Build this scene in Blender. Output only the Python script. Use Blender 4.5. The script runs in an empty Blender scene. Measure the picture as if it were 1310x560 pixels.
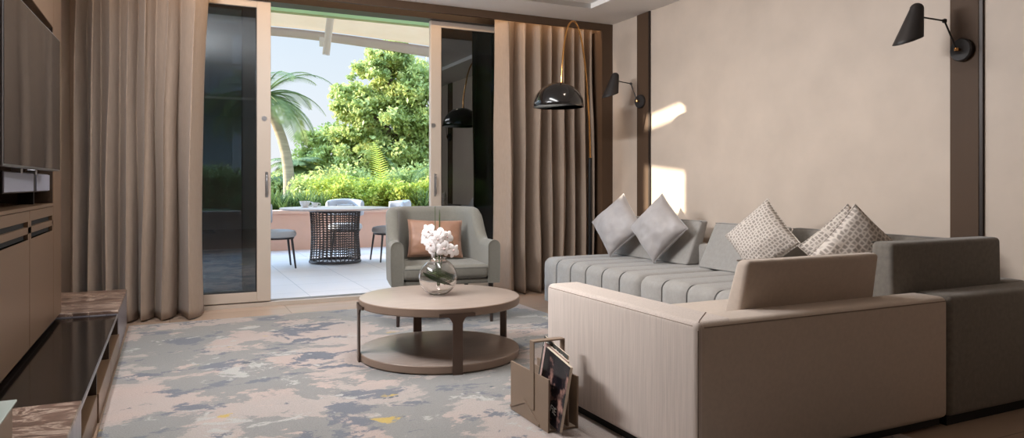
import bpy, bmesh, math, random
import numpy as np
from mathutils import Vector, Matrix, noise
random.seed(7); RNG = np.random.default_rng(7)
PI = math.pi
SC = bpy.context.scene
COL = SC.collection
F = 914.0; HZ = 236.0; CH = 1.05
YAW = math.radians(25.6)
FW = Vector((math.sin(YAW), math.cos(YAW), 0)); RT = Vector((math.cos(YAW), -math.sin(YAW), 0))

def at(px, py, d):                      # a point of the place at a known distance along the view axis
    p = FW * d + RT * ((px - 655) / F * d)
    return Vector((p.x, p.y, CH + (HZ - py) / F * d))

# ------------------------------------------------------------------ materials
def lin(c):
    return tuple(((v / 255) / 12.92 if v / 255 <= .04045 else ((v / 255 + .055) / 1.055) ** 2.4) for v in c) + (1,)
MATS = {}
def mat(name, c, rough=.6, metal=0, var=.0, vscale=8, bump=0, bscale=200, stretch=(1, 1, 1), c2=None, spec=.5,
        sheen=0, emit=None, estr=0, coat=0, detail=4, trans=0):
    if name in MATS: return MATS[name]
    m = bpy.data.materials.new(name); m.use_nodes = True
    nt = m.node_tree; b = nt.nodes['Principled BSDF']
    b.inputs['Base Color'].default_value = lin(c)
    b.inputs['Roughness'].default_value = rough; b.inputs['Metallic'].default_value = metal
    b.inputs['Specular IOR Level'].default_value = spec
    if sheen:
        b.inputs['Sheen Weight'].default_value = sheen; b.inputs['Sheen Roughness'].default_value = .5
    if coat:
        b.inputs['Coat Weight'].default_value = coat; b.inputs['Coat Roughness'].default_value = .1
    if emit:
        b.inputs['Emission Color'].default_value = lin(emit); b.inputs['Emission Strength'].default_value = estr
    if var or c2 or bump:
        tc = nt.nodes.new('ShaderNodeTexCoord'); mp = nt.nodes.new('ShaderNodeMapping')
        mp.inputs['Scale'].default_value = stretch
        nt.links.new(tc.outputs['Object'], mp.inputs['Vector'])
    if var or c2:
        n = nt.nodes.new('ShaderNodeTexNoise'); n.inputs['Scale'].default_value = vscale
        n.inputs['Detail'].default_value = detail
        nt.links.new(mp.outputs[0], n.inputs['Vector'])
        r = nt.nodes.new('ShaderNodeValToRGB')
        a = lin(c)
        if c2: lo, hi = a, lin(c2)
        else: lo = tuple(x * (1 - var) for x in a[:3]) + (1,); hi = tuple(min(1, x * (1 + var)) for x in a[:3]) + (1,)
        r.color_ramp.elements[0].color = lo; r.color_ramp.elements[1].color = hi
        r.color_ramp.elements[0].position = .32; r.color_ramp.elements[1].position = .68
        nt.links.new(n.outputs['Fac'], r.inputs[0]); nt.links.new(r.outputs[0], b.inputs['Base Color'])
    if bump:
        n2 = nt.nodes.new('ShaderNodeTexNoise'); n2.inputs['Scale'].default_value = bscale
        n2.inputs['Detail'].default_value = 3
        nt.links.new(mp.outputs[0], n2.inputs['Vector'])
        bp = nt.nodes.new('ShaderNodeBump'); bp.inputs['Strength'].default_value = bump
        bp.inputs['Distance'].default_value = .004
        nt.links.new(n2.outputs['Fac'], bp.inputs['Height']); nt.links.new(bp.outputs[0], b.inputs['Normal'])
    MATS[name] = m
    return m

def leafmat(name, c, c2, vs=1.5, tr=.35, c3=None):
    m = bpy.data.materials.new(name); m.use_nodes = True; nt = m.node_tree
    b = nt.nodes['Principled BSDF']; out = nt.nodes['Material Output']
    b.inputs['Roughness'].default_value = .5; b.inputs['Specular IOR Level'].default_value = .3
    tc = nt.nodes.new('ShaderNodeTexCoord'); n = nt.nodes.new('ShaderNodeTexNoise')
    n.inputs['Scale'].default_value = vs; n.inputs['Detail'].default_value = 10; n.inputs['Roughness'].default_value = .8
    nt.links.new(tc.outputs['Object'], n.inputs['Vector'])
    r = nt.nodes.new('ShaderNodeValToRGB')
    r.color_ramp.elements[0].color = lin(c); r.color_ramp.elements[1].color = lin(c2)
    r.color_ramp.elements[0].position = .38; r.color_ramp.elements[1].position = .62
    if c3:
        e = r.color_ramp.elements.new(.5); e.color = lin(c3)
    nt.links.new(n.outputs['Fac'], r.inputs[0]); nt.links.new(r.outputs[0], b.inputs['Base Color'])
    t = nt.nodes.new('ShaderNodeBsdfTranslucent'); nt.links.new(r.outputs[0], t.inputs['Color'])
    mx = nt.nodes.new('ShaderNodeMixShader'); mx.inputs[0].default_value = tr
    nt.links.new(b.outputs[0], mx.inputs[1]); nt.links.new(t.outputs[0], mx.inputs[2])
    nt.links.new(mx.outputs[0], out.inputs['Surface'])
    return m

def pane_mat(name, tint, refl):
    m = bpy.data.materials.new(name); m.use_nodes = True; nt = m.node_tree; nt.nodes.clear()
    out = nt.nodes.new('ShaderNodeOutputMaterial')
    tr = nt.nodes.new('ShaderNodeBsdfTransparent'); tr.inputs[0].default_value = tint + (1,)
    gl = nt.nodes.new('ShaderNodeBsdfGlossy'); gl.inputs['Roughness'].default_value = .01
    gl.inputs['Color'].default_value = (.9, .95, 1, 1)
    fr = nt.nodes.new('ShaderNodeFresnel'); fr.inputs[0].default_value = 1.5
    ad = nt.nodes.new('ShaderNodeMath'); ad.operation = 'ADD'; ad.inputs[1].default_value = refl; ad.use_clamp = True
    nt.links.new(fr.outputs[0], ad.inputs[0])
    mx = nt.nodes.new('ShaderNodeMixShader')
    nt.links.new(ad.outputs[0], mx.inputs[0]); nt.links.new(tr.outputs[0], mx.inputs[1]); nt.links.new(gl.outputs[0], mx.inputs[2])
    nt.links.new(mx.outputs[0], out.inputs['Surface'])
    return m

def rug_mat():
    m = bpy.data.materials.new('rug_pile'); m.use_nodes = True; nt = m.node_tree
    b = nt.nodes['Principled BSDF']; b.inputs['Roughness'].default_value = .95
    b.inputs['Specular IOR Level'].default_value = .1; b.inputs['Sheen Weight'].default_value = .15
    tc = nt.nodes.new('ShaderNodeTexCoord')
    def nz(scale, off, detail, rough, dist=0, sc=(1, 1.3, 1)):
        mp = nt.nodes.new('ShaderNodeMapping'); mp.inputs['Location'].default_value = off; mp.inputs['Scale'].default_value = sc
        nt.links.new(tc.outputs['Object'], mp.inputs['Vector'])
        n = nt.nodes.new('ShaderNodeTexNoise'); n.inputs['Scale'].default_value = scale
        n.inputs['Detail'].default_value = detail; n.inputs['Roughness'].default_value = rough
        n.inputs['Distortion'].default_value = dist
        nt.links.new(mp.outputs[0], n.inputs['Vector']); return n.outputs['Fac']
    def step(v, lo, hi):
        r = nt.nodes.new('ShaderNodeMapRange'); r.inputs['From Min'].default_value = lo; r.inputs['From Max'].default_value = hi
        r.clamp = True; nt.links.new(v, r.inputs['Value']); return r.outputs[0]
    def mix(f, a, c):
        x = nt.nodes.new('ShaderNodeMix'); x.data_type = 'RGBA'
        nt.links.new(f, x.inputs['Factor'])
        for s, v in (('A', a), ('B', c)):
            i = [k for k in x.inputs if k.name == s and k.type == 'RGBA'][0]
            if isinstance(v, tuple): i.default_value = v
            else: nt.links.new(v, i)
        return [o for o in x.outputs if o.type == 'RGBA'][0]
    base = mix(step(nz(1.2, (3, 1, 0), 3, .5), .4, .6), lin((170, 154, 147)), lin((162, 153, 148)))
    c = mix(step(nz(1.3, (0, 0, 0), 12, .68, .3), .48, .50), base, lin((133, 132, 130)))
    c = mix(step(nz(2.4, (5, 2, 0), 12, .70, .3), .55, .57), c, lin((108, 111, 119)))
    c = mix(step(nz(2.9, (9, 4, 0), 12, .70, .3), .585, .605), c, lin((166, 164, 160)))
    c = mix(step(nz(2.6, (1, 3, 0), 12, .70, .2), .60, .615), c, lin((172, 156, 149)))
    c = mix(step(nz(3.3, (2, 7, 0), 9, .66, .2), .655, .67), c, lin((84, 90, 99)))
    c = mix(step(nz(2.6, (13.3, 8, 0), 8, .6, .2), .665, .69), c, lin((180, 156, 92)))
    fine = nz(160, (0, 0, 0), 2, .5, 0, (1, 1, 1))
    mul = nt.nodes.new('ShaderNodeMix'); mul.data_type = 'RGBA'; mul.blend_type = 'MULTIPLY'; mul.inputs['Factor'].default_value = .45
    A = [k for k in mul.inputs if k.name == 'A' and k.type == 'RGBA'][0]; Bq = [k for k in mul.inputs if k.name == 'B' and k.type == 'RGBA'][0]
    nt.links.new(c, A)
    fr = nt.nodes.new('ShaderNodeMapRange'); fr.inputs['From Min'].default_value = .2; fr.inputs['From Max'].default_value = .7
    fr.inputs['To Min'].default_value = .55; fr.inputs['To Max'].default_value = 1.1
    nt.links.new(fine, fr.inputs['Value']); nt.links.new(fr.outputs[0], Bq)
    nt.links.new([o for o in mul.outputs if o.type == 'RGBA'][0], b.inputs['Base Color'])
    bp = nt.nodes.new('ShaderNodeBump'); bp.inputs['Strength'].default_value = .6; bp.inputs['Distance'].default_value = .004
    nt.links.new(fine, bp.inputs['Height']); nt.links.new(bp.outputs[0], b.inputs['Normal'])
    return m

def marble_mat(name, base, dark, light, rough=.28):
    m = bpy.data.materials.new(name); m.use_nodes = True; nt = m.node_tree
    b = nt.nodes['Principled BSDF']; b.inputs['Roughness'].default_value = rough
    tc = nt.nodes.new('ShaderNodeTexCoord'); mp = nt.nodes.new('ShaderNodeMapping'); mp.inputs['Scale'].default_value = (3.5, 7, 5)
    nt.links.new(tc.outputs['Object'], mp.inputs['Vector'])
    n = nt.nodes.new('ShaderNodeTexNoise'); n.inputs['Scale'].default_value = 1; n.inputs['Detail'].default_value = 9
    n.inputs['Roughness'].default_value = .62; n.inputs['Distortion'].default_value = 1.6
    nt.links.new(mp.outputs[0], n.inputs['Vector'])
    r = nt.nodes.new('ShaderNodeValToRGB'); e = r.color_ramp.elements
    e[0].position = .3; e[0].color = lin(dark); e[1].position = .7; e[1].color = lin(base)
    for p, c in ((.48, base), (.53, light), (.56, base), (.62, dark)):
        x = e.new(p); x.color = lin(c)
    nt.links.new(n.outputs['Fac'], r.inputs[0]); nt.links.new(r.outputs[0], b.inputs['Base Color'])
    return m

def pattern_fabric(name, c, c2, scale=46):
    m = bpy.data.materials.new(name); m.use_nodes = True; nt = m.node_tree
    b = nt.nodes['Principled BSDF']; b.inputs['Roughness'].default_value = .8
    tc = nt.nodes.new('ShaderNodeTexCoord'); mp = nt.nodes.new('ShaderNodeMapping'); mp.inputs['Scale'].default_value = (1, 1, .02)
    nt.links.new(tc.outputs['Object'], mp.inputs['Vector'])
    v = nt.nodes.new('ShaderNodeTexVoronoi'); v.inputs['Scale'].default_value = scale; v.inputs['Randomness'].default_value = .45
    v.feature = 'DISTANCE_TO_EDGE'
    nt.links.new(mp.outputs[0], v.inputs['Vector'])
    r = nt.nodes.new('ShaderNodeValToRGB'); r.color_ramp.elements[0].color = lin(c2); r.color_ramp.elements[1].color = lin(c)
    r.color_ramp.elements[0].position = .10; r.color_ramp.elements[1].position = .24
    nt.links.new(v.outputs['Distance'], r.inputs[0]); nt.links.new(r.outputs[0], b.inputs['Base Color'])
    bp = nt.nodes.new('ShaderNodeBump'); bp.inputs['Strength'].default_value = .5; bp.inputs['Distance'].default_value = .003; bp.invert = True
    nt.links.new(v.outputs['Distance'], bp.inputs['Height']); nt.links.new(bp.outputs[0], b.inputs['Normal'])
    return m

def tile_mat(name, c, c2, size, gap=.004, rough=.35):
    m = bpy.data.materials.new(name); m.use_nodes = True; nt = m.node_tree
    b = nt.nodes['Principled BSDF']; b.inputs['Roughness'].default_value = rough
    tc = nt.nodes.new('ShaderNodeTexCoord')
    br = nt.nodes.new('ShaderNodeTexBrick'); br.offset = 0; br.inputs['Scale'].default_value = 1
    br.inputs['Brick Width'].default_value = size; br.inputs['Row Height'].default_value = size
    br.inputs['Mortar Size'].default_value = gap; br.inputs['Mortar'].default_value = lin(tuple(x * .8 for x in c))
    br.inputs['Color1'].default_value = lin(c); br.inputs['Color2'].default_value = lin(c2)
    nt.links.new(tc.outputs['Object'], br.inputs['Vector']); nt.links.new(br.outputs['Color'], b.inputs['Base Color'])
    return m

def glass_mat(name, tint=(1, 1, 1), ior=1.45):
    m = bpy.data.materials.new(name); m.use_nodes = True; b = m.node_tree.nodes['Principled BSDF']
    b.inputs['Base Color'].default_value = tint + (1,); b.inputs['Roughness'].default_value = 0
    b.inputs['Transmission Weight'].default_value = 1; b.inputs['IOR'].default_value = ior
    return m

M = dict(
    wall=mat('wall_plaster', (198, 182, 167), .55, var=.06, vscale=3, bump=.08, bscale=30),
    ceil=mat('ceiling_paint', (232, 228, 224), .8),
    bronze=mat('bronze_veneer', (82, 63, 48), .6, metal=0, spec=.25, var=.05, stretch=(1, 1, .2)),
    darkbr=mat('dark_bronze', (44, 34, 29), .4, metal=.3),
    curtain=mat('curtain_cloth', (150, 131, 115), .85, var=.05, vscale=60, bump=.25, bscale=500, stretch=(1, 1, .3), sheen=.15),
    frame=mat('door_frame_beige', (188, 175, 162), .4, metal=.1),
    gasket=mat('black_gasket', (22, 20, 20), .5),
    chrome=mat('brushed_steel', (190, 190, 192), .3, metal=1),
    floor=tile_mat('floor_stone', (176, 152, 134), (168, 146, 128), .9, .003, .22),
    rug=rug_mat(),
    beige=mat('beige_striated_fabric', (194, 180, 170), .9, var=.10, vscale=22, stretch=(7, 7, .22), bump=.25, bscale=60, sheen=.2, detail=6),
    beige2=mat('beige_plain_fabric', (186, 170, 156), .9, var=.04, vscale=60, bump=.2, bscale=600, sheen=.2),
    seamc=mat('seam_thread', (128, 112, 100), .9),
    grey=mat('grey_sofa_fabric', (150, 146, 141), .9, var=.06, vscale=40, bump=.3, bscale=450, sheen=.3),
    greyw=mat('grey_woven_fabric', (112, 106, 98), .9, var=.12, vscale=45, bump=.3, bscale=450, sheen=.2),
    greyseam=mat('grey_seam', (88, 86, 84), .9),
    satin=mat('silver_satin_fabric', (164, 158, 156), .58, var=.10, vscale=9, bump=.15, bscale=40, sheen=.3),
    pattern=pattern_fabric('hexagon_pattern_fabric', (150, 140, 132), (204, 194, 184)),
    armch=mat('sage_grey_upholstery', (106, 103, 94), .8, var=.05, vscale=60, bump=.25, bscale=500, sheen=.25),
    tan=mat('tan_silk', (138, 100, 78), .5, var=.08, vscale=14, sheen=.3),
    leg=mat('dark_wood_leg', (46, 34, 30), .4),
    wood=mat('greige_oak_top', (154, 139, 129), .32, var=.09, vscale=5, stretch=(1.5, 12, 1), detail=8),
    woodrim=mat('taupe_lacquer_rim', (134, 113, 98), .4, var=.04),
    tleg=mat('bronze_leg', (92, 74, 64), .35, metal=.5),
    cab=mat('bronze_cabinet_lacquer', (124, 98, 76), .32, metal=.25, var=.03, vscale=2, bump=.04, bscale=300, stretch=(1, 1, .1)),
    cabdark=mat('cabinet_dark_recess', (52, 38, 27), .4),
    slot=mat('slot_black', (14, 11, 10), .7),
    black=mat('black_gloss_glass', (24, 20, 18), .12),
    tv=mat('tv_glass', (7, 6, 7), .04, spec=.28),
    tvrim=mat('tv_silver_rim', (150, 150, 155), .3, metal=.8),
    silver=mat('silver_speaker_cloth', (158, 158, 172), .45, metal=.3, bump=.2, bscale=800),
    marble=marble_mat('brown_marble', (118, 94, 82), (78, 60, 50), (186, 166, 150)),
    mosaic=tile_mat('grey_stone_front', (150, 146, 152), (128, 124, 132), .09, .003, .3),
    brass=mat('brushed_brass', (214, 160, 98), .22, metal=1),
    blk=mat('black_metal', (26, 24, 24), .35, metal=.4),
    shade=mat('black_gloss_shade', (16, 14, 14), .16, coat=.6),
    shadein=mat('shade_white_inside', (230, 224, 214), .6),
    sconce=mat('black_matte_sconce', (38, 33, 31), .55),
    leather=mat('taupe_leather', (130, 110, 92), .5, var=.04, bump=.1, bscale=300),
    white=mat('white_ceramic', (235, 232, 228), .25),
    petal=mat('orchid_petal', (244, 238, 236), .5, var=.02),
    petalc=mat('orchid_centre', (226, 196, 190), .5),
    stem=mat('green_stem', (66, 84, 42), .45),
    leaf=mat('dark_green_leaf', (40, 62, 34), .35),
    terrace=tile_mat('terrace_tile', (216, 202, 194), (210, 197, 190), .6, .004, .45),
    terra=mat('terracotta_render', (224, 176, 152), .8, var=.05, vscale=3),
    canopy=leafmat('canopy_fabric', (226, 206, 182), (230, 212, 190), 1, .5),
    hem=leafmat('canopy_hem', (190, 170, 156), (196, 176, 162), 1, .35),
    green_refl=mat('green_reflection_beam', (176, 184, 118), .8, var=.08, vscale=2),  # reflection of greenery put into the colour
    lattice=mat('woven_lattice_cord', (74, 64, 58), .6),
    outtop=mat('table_stone_top', (200, 176, 162), .35),
    outgrey=mat('outdoor_grey_cushion', (176, 172, 170), .9, bump=.2, bscale=400),
    outgrey2=mat('outdoor_pale_cushion', (196, 198, 206), .9, bump=.2, bscale=400),
    bark=mat('palm_bark', (172, 150, 124), .9, var=.2, vscale=6, stretch=(.4, .4, 3), bump=.5, bscale=20),
    bark2=mat('tree_bark', (98, 80, 62), .9, var=.2, vscale=5),
    render=mat('house_render', (222, 214, 204), .85),
    winmat=mat('house_window', (60, 66, 72), .2),
    soil=mat('garden_ground', (96, 104, 58), .95, var=.2, vscale=2),
    pane=pane_mat('tinted_door_glass', (.45, .50, .53), .10), pane2=pane_mat('dark_tinted_door_glass', (.10, .115, .12), .12),
    vglass=glass_mat('clear_vase_glass', (1, 1, 1), 1.45),
    edgeg=mat('frosted_glass_edge', (188, 200, 194), .2),
    lens=mat('downlight_lens', (255, 230, 200), .5, emit=(255, 225, 190), estr=6),
)

# ------------------------------------------------------------------ mesh builder
class B:
    def __init__(s): s.v = []; s.f = []; s.sm = []
    def add(s, vs, fs, sm=True):
        o = len(s.v); s.v += [tuple(v) for v in vs]; s.f += [tuple(i + o for i in f) for f in fs]; s.sm += [sm] * len(fs); return s
    def box(s, a, b, r=0, seg=3, M4=None):
        bm = bmesh.new(); bmesh.ops.create_cube(bm, size=1)
        c = [(a[i] + b[i]) / 2 for i in range(3)]; d = [abs(b[i] - a[i]) for i in range(3)]
        for v in bm.verts: v.co = Vector((c[0] + v.co.x * d[0], c[1] + v.co.y * d[1], c[2] + v.co.z * d[2]))
        if r: bmesh.ops.bevel(bm, geom=bm.edges[:], offset=min(r, min(d) * .49), segments=seg, affect='EDGES', profile=.5)
        s.bm(bm, r > 0, M4); return s
    def bm(s, bm, sm=True, M4=None):
        bm.verts.index_update()
        s.add([(M4 @ v.co if M4 else v.co) for v in bm.verts], [[v.index for v in f.verts] for f in bm.faces], sm); bm.free(); return s
    def hexa(s, p, r=0, seg=3):             # 8 corners: bottom 4 (ccw) then top 4
        bm = bmesh.new(); vs = [bm.verts.new(q) for q in p]
        for f in ((3, 2, 1, 0), (4, 5, 6, 7), (0, 1, 5, 4), (1, 2, 6, 5), (2, 3, 7, 6), (3, 0, 4, 7)): bm.faces.new([vs[i] for i in f])
        bmesh.ops.recalc_face_normals(bm, faces=bm.faces[:])
        if r: bmesh.ops.bevel(bm, geom=bm.edges[:], offset=r, segments=seg, affect='EDGES', profile=.5)
        s.bm(bm, r > 0); return s
    def tube(s, pts, r, n=10, caps=True, closed=False):
        pts = [Vector(p) for p in pts]; N = len(pts)
        rr = r if isinstance(r, (list, tuple)) else [r] * N
        T = []
        for i in range(N):
            a = pts[(i - 1) % N] if closed or i > 0 else pts[i]; b = pts[(i + 1) % N] if closed or i < N - 1 else pts[i]
            T.append((b - a).normalized())
        up = Vector((0, 0, 1)) if abs(T[0].z) < .9 else Vector((1, 0, 0))
        u = T[0].cross(up).normalized(); vs = []
        for i in range(N):
            u = (u - T[i] * u.dot(T[i])).normalized(); w = T[i].cross(u)
            for k in range(n):
                a = 2 * PI * k / n; vs.append(pts[i] + (u * math.cos(a) + w * math.sin(a)) * rr[i])
        fs = []
        for i in range(N if closed else N - 1):
            j = (i + 1) % N
            for k in range(n): fs.append((i * n + k, i * n + (k + 1) % n, j * n + (k + 1) % n, j * n + k))
        if caps and not closed: fs += [tuple(range(n))[::-1], tuple((N - 1) * n + k for k in range(n))]
        s.add(vs, fs); return s
    def lathe(s, prof, c=(0, 0, 0), n=48, M4=None):     # prof list of (r, z)
        vs = []; fs = []
        for r, z in prof:
            for k in range(n):
                a = 2 * PI * k / n; p = Vector((r * math.cos(a), r * math.sin(a), z))
                if M4: p = M4 @ p
                vs.append(p + Vector(c))
        for i in range(len(prof) - 1):
            for k in range(n): fs.append((i * n + k, i * n + (k + 1) % n, (i + 1) * n + (k + 1) % n, (i + 1) * n + k))
        if prof[0][0] > 1e-5: fs.append(tuple(range(n))[::-1])
        if prof[-1][0] > 1e-5: fs.append(tuple((len(prof) - 1) * n + k for k in range(n)))
        s.add(vs, fs); return s
    def grid(s, P, wrap=False):              # P: rows of points
        n = len(P[0]); vs = [p for r in P for p in r]; fs = []
        for i in range(len(P) - 1):
            for k in range(n if wrap else n - 1): fs.append((i * n + k, i * n + (k + 1) % n, (i + 1) * n + (k + 1) % n, (i + 1) * n + k))
        s.add(vs, fs); return s
    def poly(s, pts, axis, a, b):            # extrude 2D polygon along axis
        def P(p, t): return {'x': (t, p[0], p[1]), 'y': (p[0], t, p[1]), 'z': (p[0], p[1], t)}[axis]
        n = len(pts); vs = [P(p, a) for p in pts] + [P(p, b) for p in pts]
        fs = [tuple(range(n))[::-1], tuple(range(n, 2 * n))] + [(i, (i + 1) % n, n + (i + 1) % n, n + i) for i in range(n)]
        s.add(vs, fs, False); return s
    def build(s, name, m, parent=None, org=None, auto=35):
        me = bpy.data.meshes.new(name)
        o = bpy.data.objects.new(name, me); COL.objects.link(o)
        off = Vector((0, 0, 0))
        if parent:
            o.parent = parent; p = parent
            while p: off = off + p.location; p = p.parent
        elif org: off = Vector(org); o.location = off
        me.from_pydata([(v[0] - off.x, v[1] - off.y, v[2] - off.z) for v in s.v], [], s.f)
        bm = bmesh.new(); bm.from_mesh(me); bmesh.ops.remove_doubles(bm, verts=bm.verts, dist=1e-5)
        bmesh.ops.recalc_face_normals(bm, faces=bm.faces[:])
        for f in bm.faces: f.smooth = True
        if auto:
            for e in bm.edges:
                if len(e.link_faces) == 2 and e.calc_face_angle(0) > math.radians(auto): e.smooth = False
        bm.to_mesh(me); bm.free()
        me.materials.append(m); return o

def tag(o, label=None, cat=None, group=None, kind=None):
    if label: o['label'] = label
    if cat: o['category'] = cat
    if group: o['group'] = group
    if kind: o['kind'] = kind
    return o
def empty(name, loc, label=None, cat=None, group=None, kind=None):
    o = bpy.data.objects.new(name, None); COL.objects.link(o); o.location = loc; o.empty_display_size = .1
    return tag(o, label, cat, group, kind)
def copy_tree(o, parent=None):
    c = o.copy(); COL.objects.link(c)
    if parent: c.parent = parent
    for ch in [x for x in COL.objects if x.parent == o]: copy_tree(ch, c)
    return c
def struct(o): o['kind'] = 'structure'; return o

# ------------------------------------------------------------------ room shell
WX = 4.01; CZ = 2.653; YP = 6.03; YW = 6.48; LX = -.95; YB = -5.0
struct(B().box((LX - .1, YB, -.1), (WX + .1, 6.62, 0)).build('floor', M['floor']))
struct(B().box((WX, YB, 0), (WX + .12, 6.9, 3.0)).build('wall_right', M['wall']))
struct(B().box((LX - .12, YB, 0), (LX, 6.9, 3.0)).build('wall_left', M['wall']))
struct(B().box((LX, YB - .12, 0), (WX, YB, 3.0)).build('wall_front', M['wall']))
# ceiling with shallow raised tray
TX, TY = 3.46, 5.56
cl = B()
cl.box((LX, TY, CZ), (WX, YP + .02, CZ + .2)); cl.box((TX, -1.4, CZ), (WX, TY, CZ + .2)); cl.box((LX, YB, CZ), (WX, -1.4, CZ + .2))
cl.box((LX, -1.4, CZ + .045), (TX, TY, CZ + .2)); cl.box((LX, YP, 2.86), (WX, 6.9, 2.95))
struct(cl.build('ceiling', M['ceil']))
wb = B().box((LX, YW, 2.70), (WX, YW + .18, 2.86)).box((LX, YW, 0), (-.62, YW + .18, 2.70)).box((3.62, YW, 0), (WX, YW + .18, 2.7))
struct(wb.build('wall_back', M['wall']))
struct(B().box((LX, YP, 2.585), (WX, YP + .035, 2.86)).build('trim_1', M['bronze']))          # pelmet
struct(B().box((3.885, YP + .001, 0), (WX, YP + .2, 2.585)).build('trim_2', M['bronze']))       # jamb by right wall
for k, (a, b) in enumerate(((5.42, 5.60), (2.425, 2.585))):
    t = B().box((WX - .014, a, 0), (WX, b, CZ), .002, 1)
    o = struct(t.build('trim_%d' % (k + 3), M['bronze'])); 
    B().box((WX - .016, a - .022, 0), (WX, a - .004, CZ)).build('shadow_gap', M['darkbr'], o)
struct(B().box((WX - .012, YB, 0), (WX, 2.39, .08)).build('baseboard_right', M['bronze']))

# ------------------------------------------------------------------ sliding glass doors
fr = struct(B().box((-.62, YW, 0), (3.62, YW + .17, .035)).build('trim_5', M['frame']))
B().box((-.62, YW - .015, 2.63), (3.62, YW + .17, 2.70)).build('head_rail', M['darkbr'], fr)
for y in (.045, .10): B().box((-.62, YW + y, .035), (3.62, YW + y + .008, .043)).build('track', M['chrome'], fr)
def sliding(name, x0, x1, y, wl, wr, handle=None, pm='pane'):
    r = empty(name, (x0, y, .036), kind='structure')
    y0, y1 = y, y + .05; z0, z1 = .044, 2.63
    f = B().box((x0, y0, z0), (x0 + wl, y1, z1), .004, 1).box((x1 - wr, y0, z0), (x1, y1, z1), .004, 1)
    f.box((x0 + wl, y0, z0), (x1 - wr, y1, z0 + .085), .003, 1).box((x0 + wl, y0, z1 - .06), (x1 - wr, y1, z1), .003, 1)
    f.build('door_frame', M['frame'], r)
    B().box((x0 + wl - .004, y0 + .004, z0 + .08), (x0 + wl + .006, y1 - .004, z1 - .06)).box((x1 - wr - .006, y0 + .004, z0 + .08), (x1 - wr + .004, y1 - .004, z1 - .06)).box((x0 + wl, y0 + .004, z0 + .08), (x1 - wr, y1 - .004, z0 + .09)).build('gasket', M['gasket'], r)
    B().box((x0 + wl, y0 + .02, z0 + .085), (x1 - wr, y0 + .028, z1 - .06)).build('glass_pane', M[pm], r)
    if handle:
        h = B().box((handle - .012, y0 - .006, .94), (handle + .012, y0, 1.16), .003, 1)
        h.box((handle - .006, y0 - .03, .97), (handle + .006, y0 - .018, 1.13), .004, 2).box((handle - .006, y0 - .03, .975), (handle + .006, y0, .99)).box((handle - .006, y0 - .03, 1.11), (handle + .006, y0, 1.125))
        h.build('handle', M['chrome'], r)
        B().lathe([(.0, -.008), (.02, -.008), (.022, 0), (.022, .002)], (handle - .02, y0 - .002, 1.62), 20, Matrix.Rotation(PI / 2, 4, 'X')).build('lock_knob', M['chrome'], r)
    return r
sliding('door_1', -.60, .79, YW, .09, .115, .755)
sliding('door_2', 2.263, 3.60, YW + .055, .11, .09, 2.31, 'pane2')
sliding('door_3', -.60, .69, YW + .11, .10, .12)
# ------------------------------------------------------------------ curtains
def curtain(name, ridges, ytop, ybot, ybase, label, edge=None, z1=2.80, amp=.12):
    # ridges: world x positions of alternating valley/ridge control points
    P = []; NZ = 40
    xs = ridges; n = len(xs)
    for iz in range(NZ + 1):
        t = iz / NZ; z = .012 + (z1 - .012) * (1 - t)
        row = []
        gather = .55 + .45 * min(1, t * 1.2)
        for i in range((n - 1) * 10 + 1):
            u = i / 10; k = min(int(u), n - 2); f = u - k
            x = xs[k] + (xs[k + 1] - xs[k]) * f
            s = .5 - .5 * math.cos(PI * u)            # 0 valley 1 ridge
            s = s ** .62
            a = amp * (.95 + .8 * noise.noise(Vector((k * 1.7, 3.1, t * .8)))) * gather
            y = ybase - a * (s - .5) * 2
            x += .022 * math.sin(PI * 2 * u / 2 + 1.3 * t) * s + .025 * noise.noise(Vector((u * .6, t * 2.2, 5))) * min(1, t * 3)
            y += .02 * noise.noise(Vector((u * .9, t * 3.0, 9)))
            y += .006 * math.sin(u * 9 + t * 2) * gather
            if edge: x += edge(t) * (i / ((n - 1) * 10.0)) ** 2 if edge(0) != 999 else 0
            row.append((x, y, z))
        P.append(row)
    o = B().grid(P).build(name, M['curtain'], None, (sum(xs) / n, ybase, .012), auto=0)
    sd = o.modifiers.new('s', 'SOLIDIFY'); sd.thickness = .004
    return tag(o, label, 'curtain')
def pxx(px, y): 
    r = (px - 655) / F; return (FW.x + RT.x * r) / (FW.y + RT.y * r) * y
lr = [pxx(p, 6.15) for p in (86, 98, 110, 119, 127, 140, 153, 164, 174, 185, 197, 212, 227, 245, 262)]
curtain('curtain', lr, 0, 0, 6.20, 'taupe pleated curtain bunched left of the doors behind the marble console', lambda t: .05 - .17 * t + .13 * t * t)
rr = [pxx(p, 6.19) for p in (637, 650, 663, 669, 676, 688, 699, 704, 709, 719, 727, 732, 737, 744, 751, 755, 760, 765, 770)]
curtain('curtain', rr, 0, 0, 6.215, 'taupe pleated curtain at the right end behind the arc lamp', None, amp=.105)

# ------------------------------------------------------------------ rug
rug = B().box((-.272, .6, .001), (2.75, 5.96, .012), .003, 1).build('area_rug', M['rug'], None, (-.24, .6, 0))
tag(rug, 'abstract blotched rug in blue grey, blush and ochre lying before the doors', 'rug')

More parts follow.
